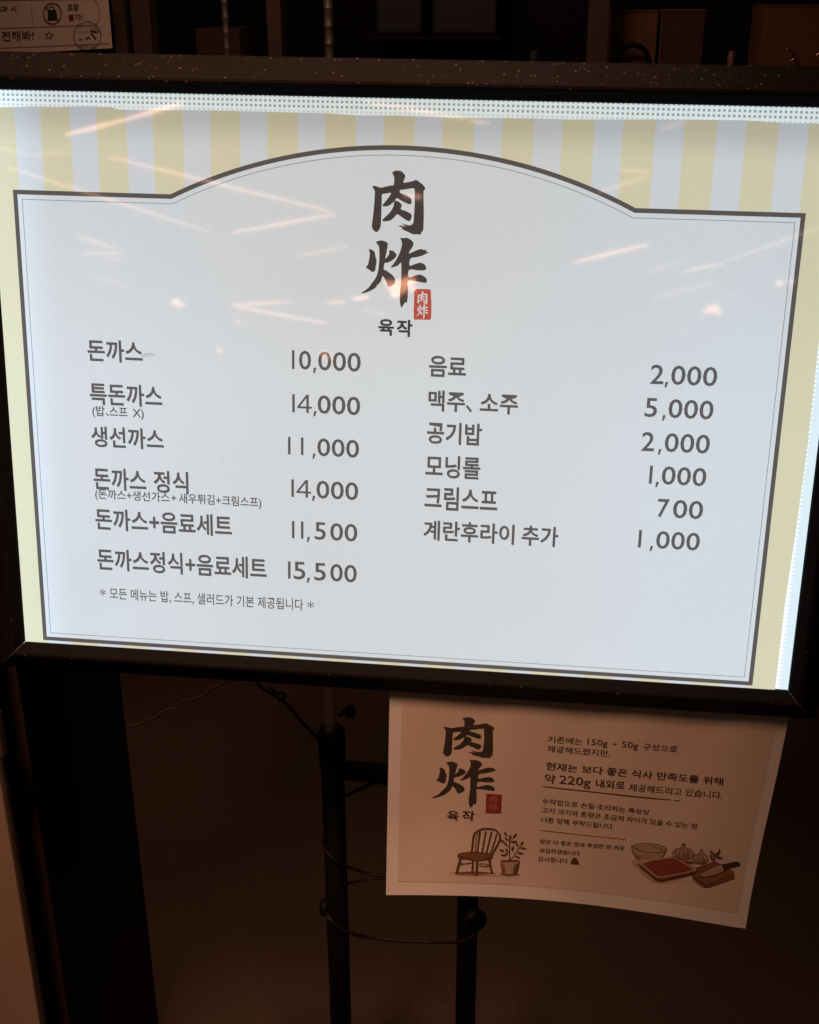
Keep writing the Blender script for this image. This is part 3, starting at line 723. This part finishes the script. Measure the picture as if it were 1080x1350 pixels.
# ------------------------------------------------------------------ telescopic stand behind the sign
YS = 1.30
def axis_xy(x, y): p = on_y(x, y, YS); return p.x, p.z
stand = thing('sign_stand', 'black two-pole stand with a chrome inner pole behind and below the menu sign', 'stand', loc=(axis_xy(530, 1100)[0], YS, 0))
def rel(me, par):
    me.transform(Matrix.Translation(-par.location)); return me
xL = axis_xy(441.5, 1100)[0]; xR = axis_xy(615.5, 1250)[0]
zt = axis_xy(440, 962)[1]; zb = axis_xy(460, 1016)[1]
TR = 0.0148
link('pole', rel(lathe_me([(TR, 0.012), (TR, zt - .012), (TR - .0005, zt - .012)], (xL, YS, 0)), stand), M_TUBE, stand)
link('pole', rel(lathe_me([(TR - .001, 0.012), (TR - .001, 0.98), (TR - .004, 0.985)], (xR, YS, 0)), stand), M_TUBE, stand)
link('collar', rel(lathe_me([(TR, zt - .05), (TR + .0022, zt - .048), (TR + .0026, zt - .004), (TR + .001, zt), (.0085, zt), (.0080, zt - .004)], (xL, YS, 0)), stand), M_TUBE, stand)
link('inner_pole', rel(lathe_me([(.0078, zt - .01), (.0078, 1.28), (.006, 1.285)], (xL - .001, YS, 0)), stand), M_CHROME, stand)
link('crossbar', rel(box_me(xL + .013, xR - .012, YS - .008, YS + .008, zb - .0105, zb + .0105, .002), stand), M_TUBE, stand)
kp = on_y(457.5, 942, YS - .01)
link('clamp_knob', rel(tube_me([(xL + .012, YS - .004, kp.z - .006), (kp.x - .004, YS - .004, kp.z), (kp.x, YS - .004, kp.z), (kp.x + .007, YS - .004, kp.z + .001), (kp.x + .009, YS - .004, kp.z + .001)], .004, 14, radii=[.003, .003, .0085, .0088, .006]), stand), M_TUBE, stand)
kl = on_y(430, 1196, YS)
link('clamp_knob', rel(tube_me([(xL - .012, YS, kl.z), (xL - .017, YS, kl.z), (xL - .021, YS, kl.z), (xL - .023, YS, kl.z)], .01, 16, radii=[.011, .012, .011, .008]), stand), M_TUBE, stand)
kr = on_y(632, 1200, YS)
link('clamp_knob', rel(tube_me([(xR + .008, YS - .012, kr.z), (xR + .010, YS - .018, kr.z), (xR + .012, YS - .024, kr.z), (xR + .013, YS - .026, kr.z)], .02, 20, radii=[.014, .0165, .0155, .012]), stand), M_TUBE, stand)
link('base_plate', rel(box_me(xL - .10, xR + .10, YS - .05, YS + .05, 0.0, 0.012, .003), stand), M_TUBE, stand)
link('bracket', rel(box_me(xL - .03, xR + .03, YS - .13, YS + .012, 1.16, 1.19, .003), stand), M_TUBE, stand)
def cable(pxs, Y, r, m, label, n=6):
    pts = [on_y(a, b, Y + (c[0] if c else 0)) for a, b, *c in pxs]
    me = tube_me(catmull(pts, n), r, 8)
    base = pts[0].copy(); me.transform(Matrix.Translation(-base))
    o = link('cable', me, m); o.location = base
    return tag(o, label, 'cable')
cable([(330, 890), (344, 905), (360, 916), (371, 922), (386, 937), (403, 957), (421, 975, -.0), (432, 985, .02)], YS, .0022, M_CABLE, 'thin black cable running down from the sign to the collar of the chrome pole')
cable([(356, 905, .01), (364, 914, .01), (372, 913, .01), (375, 920, .01), (368, 925, .01)], YS, .0022, M_CABLE, 'short dark cable knot hanging just under the sign frame')
cable([(427, 1100, .018), (428, 1118, -.012), (441, 1133, -.024), (460, 1143, -.012), (480, 1150), (500, 1154), (512, 1156), (512, 1157.5), (495, 1158), (475, 1161), (461, 1164, .01), (452, 1168, .022)], YS, .0020, M_CABLE2, 'dark cable looping out from the left pole beside the paper notice')
cable([(428, 1196, .010), (434, 1210, -.022), (446, 1222, -.024), (462, 1230, -.014), (490, 1236), (530, 1240), (570, 1242), (600, 1242, -.018), (618, 1237, -.024), (630, 1226, -.020), (637, 1206, -.006)], YS, .0024, M_CABLE2, 'dark brown cable slung low between the two black poles')
cable([(456, 1049), (475, 1040, -.004), (490, 1033, -.004), (500, 1030), (512, 1036, .004), (530, 1046, .004)], YS, .0026, M_CABLE, 'black cable draped under the crossbar of the stand')

# ------------------------------------------------------------------ side board at the left and tan panel
YF = 1.125
pR = on_y(60, 1131, YF); xin = pR.x
dpx = ray(184, 1120); Yb = xin / dpx.x * dpx.y
print('side board depth', YF, Yb, xin)
xo = on_y(22, 1131, YF).x
side = thing('side_board', 'tall black upright board standing at the left below the menu sign', 'board', loc=((xin + xo) / 2, YF, 0))
link('side_panel', rel(box_me(xo + .001, xin, YF + .004, Yb, 0, 1.20, .0015), side), M_BLACK, side)
link('front_edge', rel(box_me(xo, xin - .0005, YF - .001, YF + .004, 0, 1.19, .0002), side), M_BROWNEDGE, side)
YP = 1.06
tp = on_y(28, 1200, YP)
pan = link('tan_panel', box_me(tp.x - 0.35, tp.x, YP, YP + .018, 0, 1.28, .0015), M_PANEL)
pan.data.transform(Matrix.Translation((-tp.x, -YP, 0))); pan.location = (tp.x, YP, 0)
h0 = on_y(8, 995, YP - .006); h1 = on_y(8, 940, YP - .006)
link('hinge_block', rel(box_me(h0.x - .05, h0.x, YP - .012, YP - .0005, h0.z, h1.z, .001), pan), M_STILE, pan)
tag(pan, 'tan brown panel at the bottom left corner beside the black upright board', 'panel')

# ------------------------------------------------------------------ poster at the upper left
YPO = 2.58
def pq(x, y, e=0.0): return on_y(x, y, YPO - e)
pc = pq(75, 70)
poster = thing('paper_poster', 'paper poster with a no-bag symbol, star and round stamp at the upper left', 'poster', loc=(pc.x, YPO, pc.z))
PBG = [(-60, -60), (139, -60), (143, 0), (148.5, 63.5), (75, 67.5), (0, 70.5), (-60, 73)]
def pprint(name, vf, m, e=0.001, parent=None):
    v, f = vf
    me = mesh([pq(a[0], a[1], e) for a in v], f); me.transform(Matrix.Translation(-poster.location))
    return link(name, me, m, parent or poster)
pprint('poster_sheet', fill_me([PBG]), M_POSTER, 0.0)
Q = lambda x, y: (x / 6.75, y / 6.75)
def circ(cx, cy, rx, ry, n=28): return [(cx + rx * math.cos(2 * PI * i / n), cy + ry * math.sin(2 * PI * i / n)) for i in range(n)]
pprint('poster_border', merge([ribbon([Q(*p) for p in ((-300, 0), (0, 3), (830, -8), (865, 25), (880, 90), (888, 175), (850, 222), (500, 236), (0, 252), (-300, 262))], .75), ribbon([Q(-300, 437), Q(0, 428), Q(500, 408), Q(970, 386)], .75)]), M_PRED2)
dash = [ribbon([Q(278 + i * 2.2, 40 + i * 27), Q(279 + i * 2.2, 54 + i * 27)], .8) for i in range(7)]
pprint('dashed_line', merge(dash), M_PRED2)
pprint('no_bag_ring', merge([fill_me([[Q(*p) for p in circ(467, 120, 84, 98)], [Q(*p) for p in circ(467, 120, 74, 88)]]), ribbon([Q(405, 62), Q(440, 95)], 1.3), ribbon([Q(500, 170), Q(526, 184)], 1.3)]), M_PRED2, .002)
pprint('bag_symbol', merge([fill_me([[Q(*p) for p in ((425, 92), (500, 88), (516, 180), (426, 184))]]), fill_me([[Q(*p) for p in circ(462, 85, 24, 30)], [Q(*p) for p in circ(462, 85, 15, 21)]])]), M_PBLACK)
def ptext(s, x0, y0, x1, y1, h, m, bold=.02):
    v, f = text_vf(s, bold, 2); a0, a1, b0, b1 = bbox(v)
    V = [Q(x0 + (x1 - x0) * (q[0] - a0) / (a1 - a0), y0 + (y1 - y0) * (q[0] - a0) / (a1 - a0) - (q[1] - b0) / (b1 - b0) * h) for q in v]
    pprint('poster_text', (V, f), m)
ptext('초과', -40, 112, 68, 108, 58, M_PBLACK); ptext('시', 95, 108, 145, 106, 55, M_PBLACK)
ptext('포장', 600, 98, 702, 96, 62, M_PBLACK); ptext('불가!', 608, 188, 735, 184, 64, M_PRED2)
ptext('도전해봐!', -75, 372, 300, 360, 92, M_PBLACK, .01)
st = []
for i in range(10):
    a = -PI / 2 + i * PI / 5 + .12; r = 44 if i % 2 == 0 else 20; st.append(Q(438 + r * math.cos(a), 316 + r * math.sin(a)))
st2 = [Q(438 + (26 if i % 2 == 0 else 12) * math.cos(-PI / 2 + i * PI / 5 + .12), 316 + (26 if i % 2 == 0 else 12) * math.sin(-PI / 2 + i * PI / 5 + .12)) for i in range(10)]
pprint('star_symbol', fill_me([st, st2]), M_PRED2)
pprint('round_stamp', merge([fill_me([[Q(*p) for p in circ(778, 318, 124, 128)], [Q(*p) for p in circ(778, 318, 119, 123)]]), ribbon([Q(660, 285), Q(890, 280)], .5),
    ribbon([Q(700, 245), Q(770, 225), Q(850, 245)], .5), ribbon([Q(700, 350), Q(735, 346)], 1.2), ribbon([Q(765, 350), Q(790, 325), Q(800, 345)], 1.6), ribbon([Q(810, 290), Q(855, 348)], 2.4, True), ribbon([Q(800, 262), Q(840, 280), Q(880, 284)], 1.8, True), ribbon([Q(835, 240), Q(868, 262)], 1.2, True)]
    + [ribbon([Q(700 + i * 20, 398), Q(701 + i * 20, 425)], .8) for i in range(8)]), M_PBLACK, .002)

# ------------------------------------------------------------------ shelving in the dark behind
YC = 2.66
cab = thing('display_cabinet', 'dark wooden shelving unit in the shadow above and behind the menu sign', 'cabinet', loc=(0, YC, 0))
def stile(x0, x1, m=M_STILE, Y=YC, ztop=2.1, dep=.05):
    a, b = on_y(x0, 40, Y).x, on_y(x1, 40, Y).x
    link('stile', rel(box_me(a, b, Y, Y + dep, 0, ztop, .002), cab), m, cab)
stile(150, 166); stile(174, 199); stile(352, 371); stile(775, 803)
zs = on_y(540, 92, YC).z
link('shelf', rel(box_me(-1.3, 1.3, YC + .055, YC + .45, zs - .05, zs - .025, .002), cab), M_STILE, cab)
link('back_panel', rel(box_me(-1.3, 1.3, YC + .47, YC + .49, 0.02, 2.1, .0), cab), M_BLACK, cab)
zu = on_y(540, 46, YC + .25).z
ua, ub = on_y(488, 46, YC + .25).x, on_y(662, 46, YC + .25).x
link('upper_shelf', rel(box_me(ua, ub, YC + .20, YC + .45, zu - .008, zu, .001), cab), M_BLACK, cab)
ZS = zs - .025
def carton(x0, x1, ytop, m, label, name='carton', dep=.12, Y=YC + .12, zb_=ZS, tape=True, cat='box'):
    a, b = on_y(x0, 50, Y).x, on_y(x1, 50, Y).x; z1 = on_y((x0 + x1) / 2, ytop, Y).z
    t = thing(name, label, cat, loc=((a + b) / 2, Y + dep / 2, zb_))
    link('box_body', rel(box_me(a, b, Y, Y + dep, zb_, z1, .002), t), m, t)
    if tape:
        link('lid_flap', rel(box_me(a - .001, b + .001, Y - .002, Y + dep * .5, z1 + .0005, z1 + .003, .0005), t), M_CARTON, t)
        link('corner_edge', rel(box_me(a - .0015, a + .002, Y - .0025, Y + .002, zb_, z1, .0005), t), M_CARTON, t)
    return t, a, b, z1
carton(806, 866, 16, M_CARTON, 'brown carton behind the arched black handle, just right of the wooden post')
carton(871, 928, 15, M_CARTON2, 'dark red carton standing immediately right of the brown carton with the arched handle')
tb, a_, b_, z_ = carton(1000, 1120, 9, M_CARTON, 'large brown carton at the far right of the shelf behind the sign')
bx0, bx1 = on_y(258, 50, YC + .2).x, on_y(320, 50, YC + .2).x
carton(258, 316, 38, M_CARTON2, 'low dim box behind the thin chrome rack post on the left of the shelf', Y=YC + .2, tape=False)
def grey_bin(x0, x1, yb_, label):
    Y = YC + .24
    a, b = on_y(x0, 20, Y).x, on_y(x1, 20, Y).x; z0 = on_y(540, yb_, Y).z
    t = thing('plastic_bin', label, 'bin', loc=((a + b) / 2, Y, z0))
    link('bin_body', rel(box_me(a, b, Y, Y + .15, z0, z0 + .16, .006), t), M_GREY, t)
    link('rim', rel(box_me(a - .004, b + .004, Y - .004, Y + .154, z0 + .161, z0 + .172, .003), t), M_GREY, t)
grey_bin(496, 556, 45, 'dark grey bin on the upper shelf, the left one of the two')
grey_bin(570, 655, 45, 'dark grey bin on the upper shelf, the wider right one of the two')
# arched handle in front of the carton
hp = [on_y(835 + 21 * math.cos(a), 84 - 25 * math.sin(a), YC + .09) for a in [PI * i / 12 for i in range(13)]]
ah = link('basket_handle', tube_me([Vector((p.x, p.y, p.z)) for p in hp], .0055, 10), M_BLACK)
ah.data.transform(Matrix.Translation(-hp[0])); ah.location = hp[0]
tag(ah, 'small black arched handle in front of the brown carton behind the sign', 'handle')
jc = on_y(963, 85, YC + .1)
jr = .0075
jar = link('spice_jar', lathe_me([(jr, ZS - jc.z), (jr, on_y(963, 73, YC + .1).z - jc.z), (jr * .8, on_y(963, 72, YC + .1).z - jc.z), (jr * .8, on_y(963, 67, YC + .1).z - jc.z)], (0, 0, 0)), simple('reddish_jar', (0.22, 0.10, 0.08), .4))
jar.location = jc; tag(jar, 'small reddish bottle standing in the gap between the cartons on the shelf', 'bottle')
jc = on_y(704, 85, YC + .1)
j2 = link('glass_jar', lathe_me([(.009, ZS - jc.z), (.009, on_y(704, 70, YC + .1).z - jc.z), (.006, on_y(704, 67, YC + .1).z - jc.z)], (0, 0, 0)), M_GREY)
j2.location = jc; tag(j2, 'small grey jar left of the brown wooden post behind the sign', 'jar')
for pts, lab in (([(1038, 64), (1042, 67), (1047, 73), (1046, 78), (1040, 82)], 'small brass hook in front of the large carton at the right'), ([(1080, 70), (1076, 74), (1075, 80), (1078, 84)], 'small brass hook cut by the right edge of the picture')):
    pp = catmull([on_y(a, b, YC + .10) for a, b in pts], 4)
    h = link('brass_hook', tube_me(pp, .0022, 8), M_BRASS); h.data.transform(Matrix.Translation(-pp[0])); h.location = pp[0]
    tag(h, lab, 'hook')
# chrome wire-rack posts with rings
rack = thing('wire_rack', 'chrome wire rack with ringed posts rising behind the top of the sign', 'rack', loc=(on_y(365, 60, 2.60).x, 2.60, 0))
def rpost(x, Y, r, pitch, y0):
    c = on_y(x, 40, Y); z0 = on_y(x, y0, Y).z
    prof = [(r, 0.0)]; zz = z0 - int(z0 / pitch) * pitch
    while zz < 1.95:
        if zz > .02: prof += [(r, zz - .0035), (r * 1.12, zz - .0015), (r * 1.12, zz + .0015), (r, zz + .0035)]
        zz += pitch
    prof += [(r, 1.96), (r * .7, 1.965)]
    link('post', rel(lathe_me(prof, (c.x, Y, 0), 16), rack), M_RACK, rack)
    return c.x
xa = rpost(298, 2.62, .0066, .0285, 43); xb_ = rpost(433.5, 2.58, .0088, .0325, 34)
wires = bmesh.new(); wires.free()
for k in range(9):
    yy = 2.585 + k * .004
for zc in (0.35, 0.95):
    link('shelf_wire', rel(tube_me([(xa, 2.62, zc), (xb_, 2.58, zc)], .003, 8), rack), M_CHROME, rack)
# pale cord on the floor
cp = [on_z(x, y, .003) for x, y in ((172, 957), (186, 954), (196, 948), (205, 946), (213, 939), (226, 934), (234, 933), (239, 925), (252, 922), (270, 916), (276, 908), (290, 903), (300, 893))]
cr = link('cord', tube_me(catmull(cp, 4), .0022, 6), M_CORD); cr.data.transform(Matrix.Translation(-cp[0])); cr.location = cp[0]
tag(cr, 'thin pale cord lying crumpled on the floor under the sign, near the black board', 'cord')

# ------------------------------------------------------------------ warm hall lamps behind the viewer (seen mirrored in the film)
YL = -7.0        # the hall's lights hang some seven metres behind the viewer
def mirrored(x, y, Y=YL):
    p = SM @ sg(x, y); d = (p - CAM).normalized(); r = d - BZ * (2 * d.dot(BZ))
    return p + r * ((Y - p.y) / r.y)
def lamp_mat(name, col, st):
    m, nt, b = mat(name); b.inputs['Base Color'].default_value = (*col, 1)
    b.inputs['Emission Color'].default_value = (*col, 1); b.inputs['Emission Strength'].default_value = st
    return m
LM = {}
streaks = [((87,178),(170,157),5,11),((160,160),(240,136),5,12),((0,195),(40,205),2.5,4),((40,205),(90,201),2.5,4),((10,220),(278,306),2.6,7),((145,207),(433,278),3,8),((308,307),(442,282),3.2,8),((389,337),(459,324),3,4.5),
    ((305,402),(383,398),3,7),((311,404),(431,426),3,8),((102,311),(152,327),3,5.5),((107,334),(161,333),3,4.5),((140,338),(158,344),3,3.5),((118,363),(170,378),2.5,3),
    ((481,133),(615,157),3.5,7),((618,159),(646,163),4,6),((758,346),(854,322),4,8),((898,359),(955,346),3.5,5),((960,343),(1080,300),2.6,5),((817,225),(856,227),2.6,5.5),((789,254),(854,233),2.6,5.5),((869,172),(904,161),4,3),((465,394),(487,392),5,9),((431,400),(455,398),5,5),((531,257),(556,260),5,6),((481,410),(510,415),4,3),((850,360),(905,342),6,1.6),((858,395),(940,372),8,1.3)]
for (a, b, wpx, st_) in streaks:
    st_ *= 1.55
    A, B = mirrored(*a), mirrored(*b)
    dist = ((A + B) / 2 - ORG).length + 1.25
    rr = wpx * dist / FOC / 2
    k = st_
    if k not in LM: LM[k] = lamp_mat('warm_lamp_tube', (1.0, 0.50, 0.30), k)
    me = tube_me([A, (A + B) / 2, B], rr, 8, radii=[rr * .55, rr, rr * .55])
    me.transform(Matrix.Translation(-A))
    o = link('tube_lamp', me, LM[k]); o.location = A
    tag(o, 'warm tube lamp far behind the viewer, an orange streak mirrored in the sign', 'lamp', 'warm tube lamps mirrored in the menu sign')
blobs = [(232,398,6,9),(241,402,3,7),(236,404,3,6),(525,379,13,10),(540,371,9,10),(522,388,6,16),(512,374,6,7),(545,382,5,8),(940,407,8,7),(930,411,4,6),(948,413,4,5),(1028,373,5,8),(1044,371,4,6),(290,462,4,7),(428,466,5,9),(436,471,4,6),(901,435,2,6),(314,424,3,7),(550,259,5,7),(966,388,3,3)]
for x, y, rpx, st_ in blobs:
    st_ *= 1.4
    A = mirrored(x, y, YL - .3); dist = (A - ORG).length + 1.25; rr = rpx * dist / FOC
    k = ('b', st_)
    if k not in LM: LM[k] = lamp_mat('warm_bulb', (1.0, 0.46, 0.24), st_)
    bm = bmesh.new(); bmesh.ops.create_icosphere(bm, subdivisions=2, radius=rr)
    for v in bm.verts: v.co.z *= .7
    o = link('round_bulb', from_bm(bm, True), LM[k]); o.location = A
    tag(o, 'round warm bulb far behind the viewer, an orange glow mirrored in the sign', 'lamp', 'warm bulbs mirrored in the menu sign')
